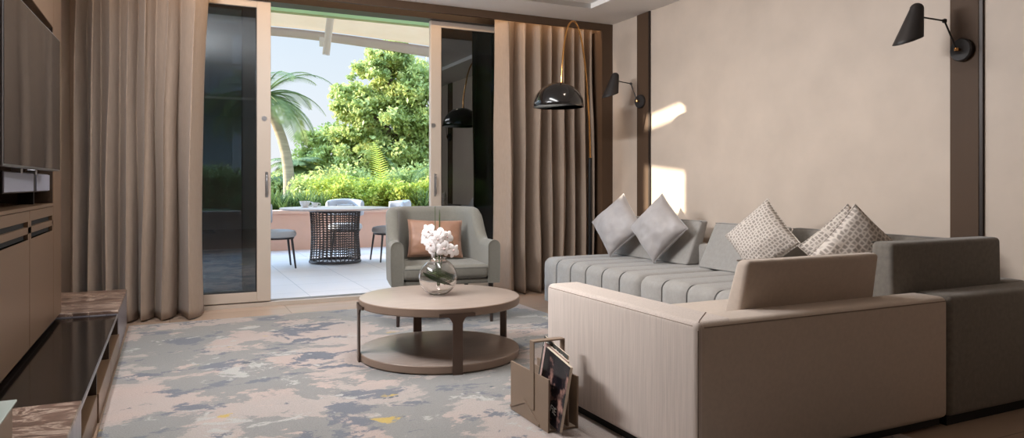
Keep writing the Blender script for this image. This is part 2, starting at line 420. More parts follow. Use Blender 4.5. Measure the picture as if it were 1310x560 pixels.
# ------------------------------------------------------------------ media wall, console
cx = -.59
c = empty('media_cabinet', (cx - .15, 3.6, 0), 'bronze lacquered built-in media wall with slotted doors and a television niche', 'cabinet')
b = B().box((LX + .005, 4.74, .28), (cx, 5.06, 2.65), .002, 1).box((LX + .005, 1.4, 1.93), (cx, 4.74, 2.65), .002, 1)
b.box((LX + .005, 1.4, .93), (cx, 4.74, .945)).box((LX + .005, 1.4, .28), (cx - .022, 4.74, .93)).box((LX + .005, 4.06, .945), (cx - .26, 4.74, 1.93)).box((LX + .005, 1.4, .945), (cx - .26, 4.06, 1.93))
b.build('carcass', M['cab'], c)
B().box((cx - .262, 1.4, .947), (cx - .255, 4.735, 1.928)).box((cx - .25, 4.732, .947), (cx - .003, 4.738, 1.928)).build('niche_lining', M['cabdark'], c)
for k in range(4):
    y1 = 4.735 - k * .755; y0 = y1 - .748
    d = B().box((cx - .02, y0, .285), (cx, y1, .795)).box((cx - .02, y0, .822), (cx, y1, .852)).box((cx - .02, y0, .879), (cx, y1, .927))
    d.box((cx - .02, y0, .795), (cx, y0 + .04, .879)).box((cx - .02, y1 - .04, .795), (cx, y1, .879))
    o = d.build('door', M['cab'], c)
    B().box((cx - .021, y0 + .04, .795), (cx - .017, y1 - .04, .822)).box((cx - .021, y0 + .04, .852), (cx - .017, y1 - .04, .879)).build('vent_slot', M['slot'], o)
B().box((LX + .005, 5.062, .28), (cx - .02, 5.10, 2.65)).build('gap_shade_panel', M['slot'], c)  # black panel standing in for the shaded gap between cabinet and curtain
for y in (1.75, 2.75, 3.75): B().box((cx - .02, y, 1.94), (cx + .001, y + .004, 2.65)).build('panel_joint', M['slot'], c)

fx = -.285
k = empty('media_console', (-.44, 4.0, 0), 'long low console with brown marble ends and a black glass middle', 'console')
for a, bb in ((5.02, 6.0), (1.3, 2.98)):
    B().box((LX + .005, a, .256), (fx, bb, .276), .002, 1).build('marble_top', M['marble'], k)
    B().box((fx - .02, a, .002), (fx - .001, bb, .256)).box((LX + .01, a + .001, .002), (fx - .02, a + .02, .256)).box((LX + .01, bb - .02, .002), (fx - .02, bb - .001, .256)).build('stone_front', M['mosaic'], k)
B().box((cx - .02, 2.98, .236), (fx - .006, 5.02, .25)).build('glass_top', M['black'], k)
B().box((fx - .006, 2.98, .240), (fx - .001, 5.02, .256)).build('edge_trim', M['tvrim'], k)
for y in (2.981, 3.60, 4.31, 5.0):
    B().box((cx, y, .13), (fx - .004, y + .018, .24)).build('divider', M['cabdark'], k)
B().box((cx - .01, 2.98, .002), (cx + .01, 5.02, .24)).box((cx, 2.98, .125), (fx - .06, 5.02, .131)).build('shelf_back', M['slot'], k)
for a, bb in ((2.985, 3.605), (3.615, 4.315), (4.325, 5.015)):
    B().box((fx - .06, a, .002), (fx - .001 + (.006 if a > 3.6 else 0), bb, .131), .002, 1).build('drawer_front', M['cab'], k)

# television
tv = empty('television', (-.537, 3.82, 1.465), 'large flat wall television reflecting the curtains above the slotted cabinet', 'television')
B().box((-.555, 3.205, 1.12), (-.52, 4.435, 1.81), .003, 1).build('bezel', M['tvrim'], tv)
B().box((-.523, 3.213, 1.128), (-.5185, 4.427, 1.802)).build('screen', M['tv'], tv)
B().box((-.85, 3.6, 1.30), (-.555, 4.05, 1.60)).build('wall_bracket', M['blk'], tv)
tv.rotation_euler.z = math.radians(-1.6); tv.location.x -= .02
sb = empty('soundbar', (-.70, 3.8, .99), 'silver and black soundbar slung under the television', 'soundbar')
ysb = (3.42, 4.60)
B().box((-.74, 3.5, 1.012), (-.61, 4.71, 1.108), .004, 1).build('body', M['blk'], sb)
B().box((-.612, 3.5, 1.017), (-.604, 4.19, 1.103), .002, 1).build('grille', M['silver'], sb)
B().box((-.612, 4.29, 1.017), (-.604, 4.71, 1.103), .002, 1).build('grille', M['silver'], sb)
for y in (3.85, 4.24): B().box((-.64, y, 1.10), (-.60, y + .03, 1.125), .003, 1).build('bracket', M['chrome'], sb)
for y in (3.6, 4.5): B().box((-.72, y, .946), (-.65, y + .03, 1.014)).build('foot', M['blk'], sb)
gt = empty('glass_topped_box', (-.5, 2.2, .276), 'beige box with a glass top edge standing on the near marble end', 'box')
B().box((-.565, 1.8, .277), (-.418, 2.535, .405), .002, 1).build('box_body', M['leather'], gt)
B().box((-.57, 1.79, .406), (-.408, 2.545, .414), .002, 1).build('glass_lid', M['edgeg'], gt)

# ------------------------------------------------------------------ sofas
SZ = .42; LB = .57
def seam(b, pts, r=.0025): b.tube(pts, r, 6)
# beige module
X0, X1, Y0, Y1 = 1.655, 3.025, 1.96, 3.07
s = empty('sofa_module', ((X0 + X1) / 2, (Y0 + Y1) / 2, .012), 'beige sofa section with low striated arm, nearest the magazine rack', 'sofa')
B().box((X0 + .03, Y0 + .03, .012), (X1 - .02, Y1 - .03, .06)).build('plinth', M['slot'], s)
B().box((X0, Y0 + .002, .045), (X0 + .185, Y1, LB), .028, 4).build('arm', M['beige'], s)
B().box((X0 + .006, Y0, .045), (X1, Y0 + .168, LB - .002), .028, 4).build('backrest', M['beige2'], s)
B().box((X0 + .18, Y0 + .16, .06), (X1, Y1 - .01, .27), .02, 3).build('base', M['beige2'], s)
B().box((X0 + .186, Y0 + .17, .272), (X1 - .002, Y1, SZ), .035, 4).build('seat_cushion', M['beige2'], s)
q = B()
z = LB - .004
seam(q, [(X0 + .004, Y1 - .03, LB - .018), (X0 + .004, Y0 + .03, LB - .018)]); seam(q, [(X0 + .03, Y0 + .002, LB - .02), (X1 - .02, Y0 + .002, LB - .02)])
seam(q, [(X0 + .02, Y0 + .018, LB - .004), (X0 + .035, Y0 + .032, LB + .0005), (X0 + .16, Y0 + .145, LB + .0005)], .0018)
seam(q, [(X0 + .007, Y0 + .007, .06), (X0 + .007, Y0 + .007, LB - .03)])
q.build('seam', M['seamc'], s)
# grey corner module
X0, X1, Y0, Y1 = 3.033, 3.90, 1.96, 3.07
s = empty('sofa_module', ((X0 + X1) / 2, (Y0 + Y1) / 2, 0), 'dark woven grey corner section of the sofa at the right edge', 'sofa')
B().box((X0 + .02, Y0 + .03, .0), (X1 - .03, Y1 - .02, .06)).build('plinth', M['slot'], s)
B().box((X0, Y0, .045), (X1, Y0 + .168, LB), .025, 4).box((X1 - .17, Y0 + .16, .045), (X1, Y1, LB), .025, 4).build('backrest', M['greyw'], s)
B().box((X0, Y0 + .16, .06), (X1 - .16, Y1, .27), .02, 3).build('base', M['greyw'], s)
B().box((X0, Y0 + .17, .272), (X1 - .172, Y1, SZ), .035, 4).build('seat_cushion', M['grey'], s)
# tufted seat modules
def tufted(Y0, Y1, nch, label):
    X0, X1 = 2.93, 3.90
    s = empty('sofa_module', ((X0 + X1) / 2, (Y0 + Y1) / 2, 0), label, 'sofa')
    B().box((X0 + .04, Y0 + .03, 0), (X1 - .03, Y1 - .03, .06)).build('plinth', M['slot'], s)
    B().box((X1 - .17, Y0, .045), (X1, Y1, .585), .025, 4).build('backrest', M['grey'], s)
    # profile around the front
    R = .07; prof = []
    for z in (.05, .12, .2, .28, SZ - R): prof.append((X0, z, -1, 0))
    for a in range(1, 7):
        t = a / 6 * PI / 2; prof.append((X0 + R - R * math.cos(t), SZ - R + R * math.sin(t), -math.cos(t), math.sin(t)))
    for i in range(1, 9): prof.append((X0 + R + (X1 - .17 - X0 - R) * i / 8, SZ, 0, 1))
    P = []; N = nch * 12
    for (x, z, nx, nz) in prof:
        row = []
        for i in range(N + 1):
            u = i / N * nch; f = abs((u + .5) % 1 - .5) * 2      # 0 at groove 1 centre
            g = min(1, f / .32); dd = -.016 * (1 - math.sin(g * PI / 2)) + .006 * math.sin(min(1, f) * PI / 2)
            e = min(u, nch - u); 
            if e < .3: dd -= .03 * (1 - math.sqrt(max(0, 1 - (1 - e / .3) ** 2)))
            row.append((x + nx * dd, Y0 + (Y1 - Y0) * i / N, z + nz * dd))
        P.append(row)
    b = B().grid(P)
    n = len(prof)
    for side in (0, N): b.add([P[i][side] for i in range(n)] + [(X1 - .17, P[0][side][1], .05)], [tuple(range(n + 1))], False)
    b.build('seat', M['grey'], s, auto=60)
    q = B()
    for c_ in range(1, nch):
        yy = Y0 + (Y1 - Y0) * c_ / nch
        q.tube([(x + nx * -.0085, yy, z + nz * -.0085) for (x, z, nx, nz) in prof], .003, 5)
    q.build('channel_seam', M['greyseam'], s)
    return s
tufted(4.105, 5.50, 6, 'grey channel-tufted sofa section at the far end beside the curtain')
tufted(3.08, 4.095, 4, 'grey channel-tufted sofa section in the middle, behind the beige arm')

# leaning block cushions
def block(p0, p1, th, z0, z1, lean, nrm, m, label, r=.018, trim=.015, tt=.62):
    """p0,p1: ends of the front bottom edge; nrm: direction it leans towards"""
    p0 = Vector(p0 + (z0,)); p1 = Vector(p1 + (z0,)); nrm = Vector(nrm + (0,)).normalized()
    L = nrm * lean; up = Vector((0, 0, z1 - z0)); d = (p1 - p0).normalized() * trim
    b = [p0, p1, p1 + nrm * th, p0 + nrm * th]
    t = [p0 + L + up + d, p1 + L + up - d, p1 + L + up - d + nrm * th * tt, p0 + L + up + d + nrm * th * tt]
    o = B().hexa([tuple(v) for v in b + t], r, 4)
    c = (p0 + p1) / 2
    e = empty('back_cushion', (c.x, c.y, z0), label, 'cushion', None)
    o.build('cover', m, e)
    q = B()
    q.tube([tuple(t[0] + Vector((0, 0, -.004)) + nrm * .006), tuple(t[1] + Vector((0, 0, -.004)) + nrm * .006)], .0028, 6)
    q.build('seam', M['seamc'] if m is M['beige2'] else M['greyseam'], e)
    return e
block((3.60, 5.44), (3.60, 4.40), .125, SZ + .006, .765, .16, (1, 0), M['grey'], 'grey block back cushion at the far end behind the two satin pillows')
block((3.60, 4.27), (3.60, 3.55), .125, SZ + .006, .76, .16, (1, 0), M['grey'], 'pale grey block back cushion just left of the single patterned pillow')
block((3.60, 3.52), (3.60, 2.38), .125, SZ + .004, .76, .16, (1, 0), M['greyw'], 'grey block back cushion between the patterned pillows and the wall')
block((1.985, 2.245), (2.76, 2.245), .11, SZ + .004, .757, .10, (0, -1), M['beige2'], 'beige block back cushion rising above the beige sofa section', .022)
block((2.905, 2.25), (3.71, 2.25), .115, SZ + .004, .79, .0, (0, -1), M['greyw'], 'dark woven grey block cushion standing on the corner section', .022, 0, .95)

# pillows
def pillow_mesh(S, T, seed, pinch=.06, fold=.8):
    N = 36; top = []; bot = []
    for i in range(N + 1):
        rt, rb = [], []
        for j in range(N + 1):
            u = -1 + 2 * i / N; v = -1 + 2 * j / N
            uu = u * (1 - pinch * (1 - v * v) * abs(u) ** 3); vv = v * (1 - pinch * (1 - u * u) * abs(v) ** 3)
            h = max(0, (1 - u * u)) ** .42 * max(0, (1 - v * v)) ** .42
            h *= .86 + .14 * (1 - (u * u + v * v) / 2)
            w = noise.noise(Vector((u * 1.6 + seed, v * 1.6, 0))) * .16 + noise.noise(Vector((u * 4 + seed, v * 4, 4))) * .07
            w *= min(1, h * 2) * fold
            x = uu * S / 2; y = vv * S / 2
            rt.append((x, y, T / 2 * (h + w))); rb.append((x, y, -T / 2 * (h + w * .5)))
        top.append(rt); bot.append(rb)
    edge = [top[i][0] for i in range(N + 1)] + [top[N][j] for j in range(1, N + 1)] + [top[i][N] for i in range(N - 1, -1, -1)] + [top[0][j] for j in range(N - 1, 0, -1)]
    return top, bot, edge
def pillow(px, base, nang, tilt, roll, S, T, m, pm, seed, label, group=None, name='throw_pillow', cz=None):
    e = empty(name, (0, 0, 0), label, 'pillow', group)
    top, bot, edge = pillow_mesh(S, T, seed)
    B().grid(top).grid([r[::-1] for r in bot]).build('cover', m, e, auto=0)
    B().tube(edge, .0042, 6, closed=True).build('piping', pm, e, auto=0)
    # local: Z normal, in-plane XY. stand upright: normal horizontal
    n = Vector((math.cos(nang), math.sin(nang), 0))
    right = Vector((-n.y, n.x, 0))                       # in-plane horizontal
    R0 = Matrix((right, Vector((0, 0, 1)), n)).transposed().to_4x4()     # local x->right, y->up, z->n
    R = Matrix.Rotation(tilt, 4, right) @ R0 @ Matrix.Rotation(roll, 4, 'Z')
    e.matrix_world = Matrix.Translation(Vector(base)) @ R
    e.location = Vector(base)
    # rest on the seat: lowest point at base z
    zz = min((R @ Vector(p)).z for r in top for p in r)
    e.location.z = base[2] - zz
    return e
A = math.radians
def nrm(deg): return A(deg)
pillow(0, (3.50, 5.20, SZ + .008), A(180 + 18), A(-16), A(45 - 3), .40, .20, M['satin'], M['satin'], 1, 'silver satin pillow on its corner, nearest the curtain', )
pillow(0, (3.53, 4.66, SZ + .008), A(180 + 16), A(-14), A(45 + 2), .40, .21, M['satin'], M['satin'], 5, 'silver satin pillow on its corner, between the other satin pillow and the cushion gap')
pillow(0, (3.48, 3.50, SZ + .008), A(180 + 14), A(-13), A(45 - 2), .385, .18, M['pattern'], M['pattern'], 9, 'hexagon patterned pillow leaning alone left of the beige block cushion')
pillow(0, (3.47, 2.84, SZ + .006), A(180 + 52), A(-8), A(45 - 3), .365, .15, M['pattern'], M['pattern'], 13, 'patterned pillow mostly hidden behind the foremost patterned pillow')
pillow(0, (2.945, 2.345, SZ + .006), A(-118), A(-3), A(45 + 2), .375, .19, M['pattern'], M['pattern'], 17, 'patterned pillow on its corner touching the dark grey block cushion')

# ------------------------------------------------------------------ coffee table
TC = (1.49, 4.13); TR = .485
ct = empty('coffee_table', (TC[0], TC[1], .012), 'round two-tier coffee table with oak tops and bronze strap legs', 'table')
z0 = .014
def disc(zb, zt, R, name, top_m, rim_m):
    o = B().lathe([(0, zb), (R - .006, zb), (R, zb + .006), (R, zt - .004), (R - .004, zt - .0005)], (TC[0], TC[1], 0), 96).build(name, rim_m, ct)
    B().lathe([(0, zt - .001), (R - .003, zt - .001), (R - .006, zt), (0, zt)], (TC[0], TC[1], 0), 96).build('wood_surface', top_m, o)
disc(.326, .374, TR, 'table_top', M['wood'], M['woodrim'])
disc(.016, .062, TR - .002, 'lower_shelf', M['wood'], M['woodrim'])
for ang in (-98.5, 175, 13, 88):
    a0 = A(ang); b = B(); w = .0275
    def arcbox(da, zb, zt, r0=TR + .001, r1=TR + .012, n=10, shape=None):
        for i in range(n):
            a1 = a0 - da + 2 * da * i / n; a2 = a0 - da + 2 * da * (i + 1) / n
            if shape: zb1, zb2 = shape((i / n - .5) * 2), shape(((i + 1) / n - .5) * 2)
            else: zb1 = zb2 = zb
            pts = []
            for (aa, zz) in ((a1, zb1), (a2, zb2)):
                for r in (r0, r1): pts.append((TC[0] + r * math.cos(aa), TC[1] + r * math.sin(aa), zz)); 
            p = pts; q = [(x, y, zt) for (x, y, _) in pts]
            b.hexa([p[0], p[1], p[3], p[2], q[0], q[1], q[3], q[2]])
    arcbox(w / TR, z0 - .001, .345, n=3)
    arcbox(.10 / TR, 0, .346, n=24, shape=lambda t: .327 - .035 * max(0, 1 - (abs(t) * .10 - w) / .024) ** 2 if abs(t) * .1 > w else .29)
    b.build('leg', M['tleg'], ct)

# vase and orchids
VX, VY, VZ = 1.492, 4.17, .3755
vs = empty('vase', (VX, VY, VZ), 'clear spherical glass vase holding white orchids on the coffee table', 'vase')
R = .118; pr = []
for i in range(0, 25):
    a = -PI / 2 + .42 + (PI - .42 - .42) * i / 24; pr.append((R * math.cos(a), R * .98 + R * .98 * math.sin(a)))
zb = pr[0][1]; pr = [(r, z - zb) for r, z in pr]
zt = pr[-1][1]; out = [(0, 0)] + pr + [(pr[-1][0] + .004, zt + .012)]
inn = [(pr[-1][0] + .001, zt + .012)] + [(max(0, r * .955), .006 + z * .975) for r, z in reversed(pr)] + [(0, .007)]
B().lathe(out + inn, (VX, VY, VZ), 56).build('glass_bowl', M['vglass'], vs, auto=0)
orc = empty('orchid_arrangement', (VX, VY, VZ + .03), 'white orchid blossoms with green stems gathered in the round glass vase', 'flowers')
b = B()
for j in range(5):
    pts = []
    for i in range(20):
        t = i / 19; a = -2.6 + j * .12 + t * 3.4; rr_ = .093 - .006 * j
        pts.append((VX + rr_ * math.cos(a), VY + rr_ * math.sin(a), VZ + .145 - .10 * t + .006 * j))
    b.tube(pts, .0038 - .0004 * j, 6)
for dx, dy, h in ((.01, 0, .50), (-.012, .01, .54), (.004, -.01, .52), (.03, .01, .40)):
    b.tube([(VX + dx * .3, VY, VZ + .05), (VX + dx, VY + dy, VZ + .24), (VX + dx * 1.3, VY + dy, VZ + h)], [.003, .003, .0015], 6)
b.tube([(VX + .02, VY, VZ + .2), (VX + .05, VY, VZ + .36), (VX + .085, VY, VZ + .37), (VX + .10, VY, VZ + .30), (VX + .10, VY, VZ + .24)], .0018, 6)
b.build('stems', M['stem'], orc)
lf = B()
for j in range(2):
    P = []
    for i in range(24):
        t = i / 23; a = -3.0 + j * 1.5 + t * 2.2; rr_ = .102
        cx_ = VX + rr_ * math.cos(a); cy_ = VY + rr_ * math.sin(a); zc = VZ + .14 - .085 * t; w = .012 * math.sin(PI * min(1, t + .08)) + .001
        P.append([(cx_, cy_, zc - w), (cx_ * .98 + VX * .02, cy_ * .98 + VY * .02, zc), (cx_, cy_, zc + w)])
    lf.grid(P)
lf.build('leaf', M['leaf'], orc, auto=0)
def blossom(c, n, S, rot):
    n = Vector(n).normalized(); u = n.cross(Vector((0, 0, 1))).normalized(); w = u.cross(n)
    b = B()
    for k_ in range(5):
        a = rot + k_ * 2 * PI / 5; wide = .48 if k_ in (1, 4) else .33
        P = []
        for i in range(9):
            t = i / 8; L = S * (.06 + .94 * t); W = S * wide * math.sin(PI * min(.97, t * .80 + .12)) ** .75
            row = []
            for j in range(7):
                s_ = -1 + 2 * j / 6
                d = u * math.cos(a) + w * math.sin(a); e = -u * math.sin(a) + w * math.cos(a)
                lift = S * (.30 * t - .42 * t * t - .12 * s_ * s_ * t + .03 * math.sin(7 * s_ + k_))
                row.append(Vector(c) + d * L + e * W * s_ + n * lift)
            P.append(row)
        b.grid(P)
    o = b.build('blossom', M['petal'], orc, auto=0)
    l = B().lathe([(0, S * .28), (S * .07, S * .22), (S * .13, S * .08), (S * .05, 0), (0, 0)], c, 12, n.to_track_quat('Z', 'Y').to_matrix().to_4x4())
    l.build('lip', M['petalc'], o)
vdir = -FW
for (px, py, dd, S, nx) in ((548, 296, 0, .050, -.3), (563, 300, -.02, .046, .2), (572, 303, .01, .045, .5), (551, 313, -.03, .052, -.4), (560, 306, -.05, .045, 0),
                            (568, 318, -.045, .050, .3), (580, 320, -.02, .046, .6), (556, 321, .02, .045, -.2), (544, 306, .03, .042, -.6)):
    p = at(px, py, 4.40 + dd); blossom(p, vdir + RT * nx + Vector((0, 0, random.uniform(-.1, .4))), S, random.uniform(0, 6))

# ------------------------------------------------------------------ magazine rack & magazines
rk = empty('magazine_rack', (1.50, 2.79, .012), 'taupe leather magazine rack with a tall loop handle beside the beige sofa', 'magazine rack')
zr = .013
B().poly([(2.625, zr), (2.985, zr), (2.985, .235), (2.855, .235), (2.85, .235), (2.62, .235)], 'x', 1.424, 1.432).build('side_panel', M['leather'], rk)
B().poly([(2.625, zr), (2.985, zr), (2.985, .235), (2.62, .235)], 'x', 1.562, 1.570).build('side_panel', M['leather'], rk)
B().box((1.432, 2.63, zr), (1.562, 2.985, zr + .008)).build('base_panel', M['leather'], rk)
B().box((1.528, 2.64, zr + .008), (1.534, 2.98, .215)).build('divider', M['leather'], rk)
for x in (1.420, 1.5705):
    P = [(2.83, zr + .06), (2.845, zr + .06), (2.845, .23), (2.83, .23)]
    B().poly([(2.985, zr + .01), (2.985, zr + .022), (2.845, zr + .085), (2.70, zr + .014), (2.70, zr + .002), (2.837, zr + .07)], 'x', x, x + .004).build('stitched_fold', M['leather'], rk)
hb = B(); hb.box((1.419, 2.745, zr + .06), (1.424, 2.785, .37), .002, 1).box((1.570, 2.745, zr + .06), (1.575, 2.785, .37), .002, 1).box((1.419, 2.745, .365), (1.575, 2.785, .372), .002, 1)
hb.build('handle', M['leather'], rk)

def cover_mat(name, base, blob, accent, seed, z0=.5):
    m = bpy.data.materials.new(name); m.use_nodes = True; nt = m.node_tree; b = nt.nodes['Principled BSDF']; b.inputs['Roughness'].default_value = .25
    tc = nt.nodes.new('ShaderNodeTexCoord'); mp = nt.nodes.new('ShaderNodeMapping'); mp.inputs['Location'].default_value = (seed, seed * 2, 0)
    nt.links.new(tc.outputs['Object'], mp.inputs[0])
    n = nt.nodes.new('ShaderNodeTexNoise'); n.inputs['Scale'].default_value = 14; n.inputs['Detail'].default_value = 3
    nt.links.new(mp.outputs[0], n.inputs['Vector'])
    r = nt.nodes.new('ShaderNodeValToRGB'); e = r.color_ramp.elements
    e[0].color = lin(base); e[0].position = .45; e[1].color = lin(blob); e[1].position = .68
    x = e.new(.57); x.color = lin(accent)
    nt.links.new(n.outputs['Fac'], r.inputs[0]); nt.links.new(r.outputs[0], b.inputs['Base Color'])
    return m
paper = mat('page_edges', (206, 192, 172), .8, var=.1, vscale=300, stretch=(12, .1, .1))
lett = mat('white_print', (226, 222, 216), .5)
def text(s, size, loc, parent, m, rot=None, name='lettering'):
    cu = bpy.data.curves.new(name, 'FONT'); cu.body = s; cu.size = size; cu.extrude = .0003; cu.align_x = 'LEFT'
    t = bpy.data.objects.new('tmp', cu); COL.objects.link(t)
    dg = bpy.context.evaluated_depsgraph_get(); me = bpy.data.meshes.new_from_object(t.evaluated_get(dg))
    bpy.data.objects.remove(t)
    o = bpy.data.objects.new(name, me); COL.objects.link(o); o.parent = parent; me.materials.clear(); me.materials.append(m)
    o.location = loc
    if rot is not None: o.rotation_euler = rot
    return o
def magazine(x, y, z, tilt, lean, W, H, T, cm, label, words):
    e = empty('magazine', (0, 0, 0), label, 'magazine')
    # local: page plane is YZ; front cover faces -X; bottom near corner at origin; spine at far side
    B().box((.0007, 0, 0), (T - .0007, W, H)).build('pages', paper, e)
    B().box((-.0003, -.001, -.001), (.0007, W + .001, H + .001)).build('cover', cm, e)
    for (s, size, yy, zz, mm) in words:
        text(s, size, (-.0008, yy, zz), e, mm, (PI / 2, 0, -PI / 2))
    e.location = (x, y, z); e.rotation_euler = (tilt, lean, 0)
    return e
magazine(1.450, 2.575, .026, A(11), A(4), .215, .285, .015, cover_mat('dark_portrait_cover', (20, 20, 26), (168, 128, 116), (46, 36, 40), 3.2), 'dark magazine with pale lettering, foremost in the leather rack',
         [('FIE', .042, .10, .050, lett)])
magazine(1.474, 2.635, .03, A(11), A(4), .21, .29, .008, cover_mat('pink_cover', (186, 152, 146), (160, 120, 116), (196, 168, 160), 8.2), 'pink covered magazine standing behind the dark one in the rack', [('33', .05, .19, .17, mat('dark_print', (60, 40, 44), .5))])
magazine(1.488, 2.665, .033, A(11), A(4), .215, .305, .008, cover_mat('green_grey_cover', (66, 68, 66), (120, 120, 112), (84, 86, 84), 5.1), 'grey magazine with big pale masthead at the back of the rack', [('NE & BUSI', .042, .212, .262, lett)])

# ------------------------------------------------------------------ armchair
AX, AY = 1.895, 4.965
ac = empty('armchair', (AX, AY + .35, .012), 'sage grey upholstered armchair with curved arms beside the open door', 'armchair')
path = []
HW = .365; RC = .22; DP = .70
for i in range(13): path.append((-HW, (DP - RC - .045) * i / 12))
for i in range(1, 10):
    a = PI - PI / 2 * i / 10; path.append((-HW + RC + RC * math.cos(a), DP - .045 - RC + RC * math.sin(a)))
for i in range(0, 13): path.append((-HW + RC + (2 * HW - 2 * RC) * i / 12, DP - .045))
for i in range(1, 10):
    a = PI / 2 - PI / 2 * i / 10; path.append((HW - RC + RC * math.cos(a), DP - .045 - RC + RC * math.sin(a)))
for i in range(13): path.append((HW, (DP - RC - .045) * (1 - i / 12)))
L = [0]
for i in range(1, len(path)): L.append(L[-1] + math.dist(path[i], path[i - 1]))
T2 = L[-1]
def sm(t): t = max(0, min(1, t)); return t * t * (3 - 2 * t)
rows = []
ZB = .31
for i, (x, y) in enumerate(path):
    a = path[max(0, i - 1)]; b_ = path[min(len(path) - 1, i + 1)]
    tx, ty = b_[0] - a[0], b_[1] - a[1]; l = math.hypot(tx, ty); nx, ny = -ty / l, tx / l      # outward (left of travel)
    s_ = min(L[i], T2 - L[i])
    h = .632 + .238 * sm((s_ - .24) / .26)
    k_ = sm((s_ - .28) / .3)                # 1 on the back
    th = .045 + .005 * k_
    prof = []
    def pt(o_, z): 
        lean = k_ * .10 * max(0, (z - .42)) / .45
        return (AX + x * (1 - .10 * sm(y / DP)) + nx * o_, AY + y + ny * o_ + lean * .9 * max(0, ny), z)
    prof.append(pt(-th, ZB)); prof.append(pt(-th, .45)); prof.append(pt(-th, h - .05 - .1 * k_)); 
    for j in range(9):
        t = PI - PI * j / 8; prof.append(pt(th * math.cos(t), h - th + th * math.sin(t)))
    prof.append(pt(th, h - .05 - .1 * k_)); prof.append(pt(th * 1.0, .45)); prof.append(pt(th * .9, ZB)); prof.append(pt(0, ZB))
    rows.append(prof)
b = B().grid(rows, wrap=True)
for r_ in (rows[0], rows[-1]): b.add(r_, [tuple(range(len(r_)))], False)
b.build('shell', M['armch'], ac, auto=50)
for r_ in (rows[0], rows[-1]): B().tube(r_[:-1], .0035, 6).build('piping', M['armch'], ac)
B().box((AX - .33, AY + .012, ZB), (AX + .33, AY + .6, .345), .01, 2).build('seat_frame', M['armch'], ac)
sc_ = B().box((AX - .325, AY - .012, .348), (AX + .325, AY + .60, .455), .035, 5).build('seat_cushion', M['armch'], ac)
q = B(); q.tube([(AX - .31, AY - .010, .43), (AX + .31, AY - .010, .43)], .003, 6); q.build('seam', M['greyseam'], sc_)
for (x, y) in ((-.355, .04), (.355, .04), (-.30, .60), (.30, .60)):
    B().tube([(AX + x, AY + y, .013), (AX + x * .98, AY + y, ZB + .02)], [.012, .02], 10).build('leg', M['leg'], ac)
ac.rotation_euler.z = A(-8)
e = pillow(0, (AX + .015, AY + .44, .462), A(-90 - 11), A(-17), A(-2), .41, .13, M['tan'], M['tan'], 22, 'tan silk pillow resting in the grey armchair')
e.scale = (1.06, .74, 1); e.location.z = .462 + .158

# ------------------------------------------------------------------ arc floor lamp
al = empty('arc_floor_lamp', (3.56, 5.72, 0), 'arching brass floor lamp with a black dome shade over the sofa end', 'floor lamp')
PB = at(755, 202, 6.76)
B().lathe([(0, 0), (.15, 0), (.15, .02), (.145, .026), (0, .026)], (PB.x, PB.y, 0), 48).build('base', M['blk'], al)
B().tube([(PB.x, PB.y, .02), tuple(PB)], .019, 14).build('pole', M['blk'], al)
cp = [(755, 204, 6.76), (754.3, 170, 6.74), (752.6, 135, 6.69), (750, 100, 6.62), (746.5, 68, 6.53), (742, 43, 6.44), (737, 30, 6.37), (732, 27.5, 6.31), (727, 33, 6.27), (723, 48, 6.24), (720.5, 68, 6.22), (719, 88, 6.2), (718.5, 106, 6.2)]
cv = [at(*p) for p in cp]
def smooth(pts, n=6):
    o = []
    for i in range(len(pts) - 1):
        p0 = pts[max(0, i - 1)]; p1 = pts[i]; p2 = pts[i + 1]; p3 = pts[min(len(pts) - 1, i + 2)]
        for k_ in range(n):
            t = k_ / n; o.append(.5 * ((2 * p1) + (-p0 + p2) * t + (2 * p0 - 5 * p1 + 4 * p2 - p3) * t * t + (-p0 + 3 * p1 - 3 * p2 + p3) * t ** 3))
    return o + [pts[-1]]
B().tube(smooth(cv), .0085, 10).build('arc', M['brass'], al, auto=0)
SHC = at(714.5, 137, 6.2)
RS = .222; dm = [(RS, 0)]
for i in range(1, 15): a = PI / 2 * i / 14; dm.append((RS * math.cos(a) + .0, .215 * math.sin(a)))
B().lathe(dm, SHC, 64).build('lamp_shade', M['shade'], al, auto=0).modifiers.new('s', 'SOLIDIFY').thickness = .003
B().lathe([(r * .97, z * .965) for r, z in dm], SHC, 64).build('shade_lining', M['shadein'], al, auto=0)
B().tube([at(718.5, 104, 6.2), at(718.5, 112, 6.2)], .013, 12).build('socket', M['brass'], al)

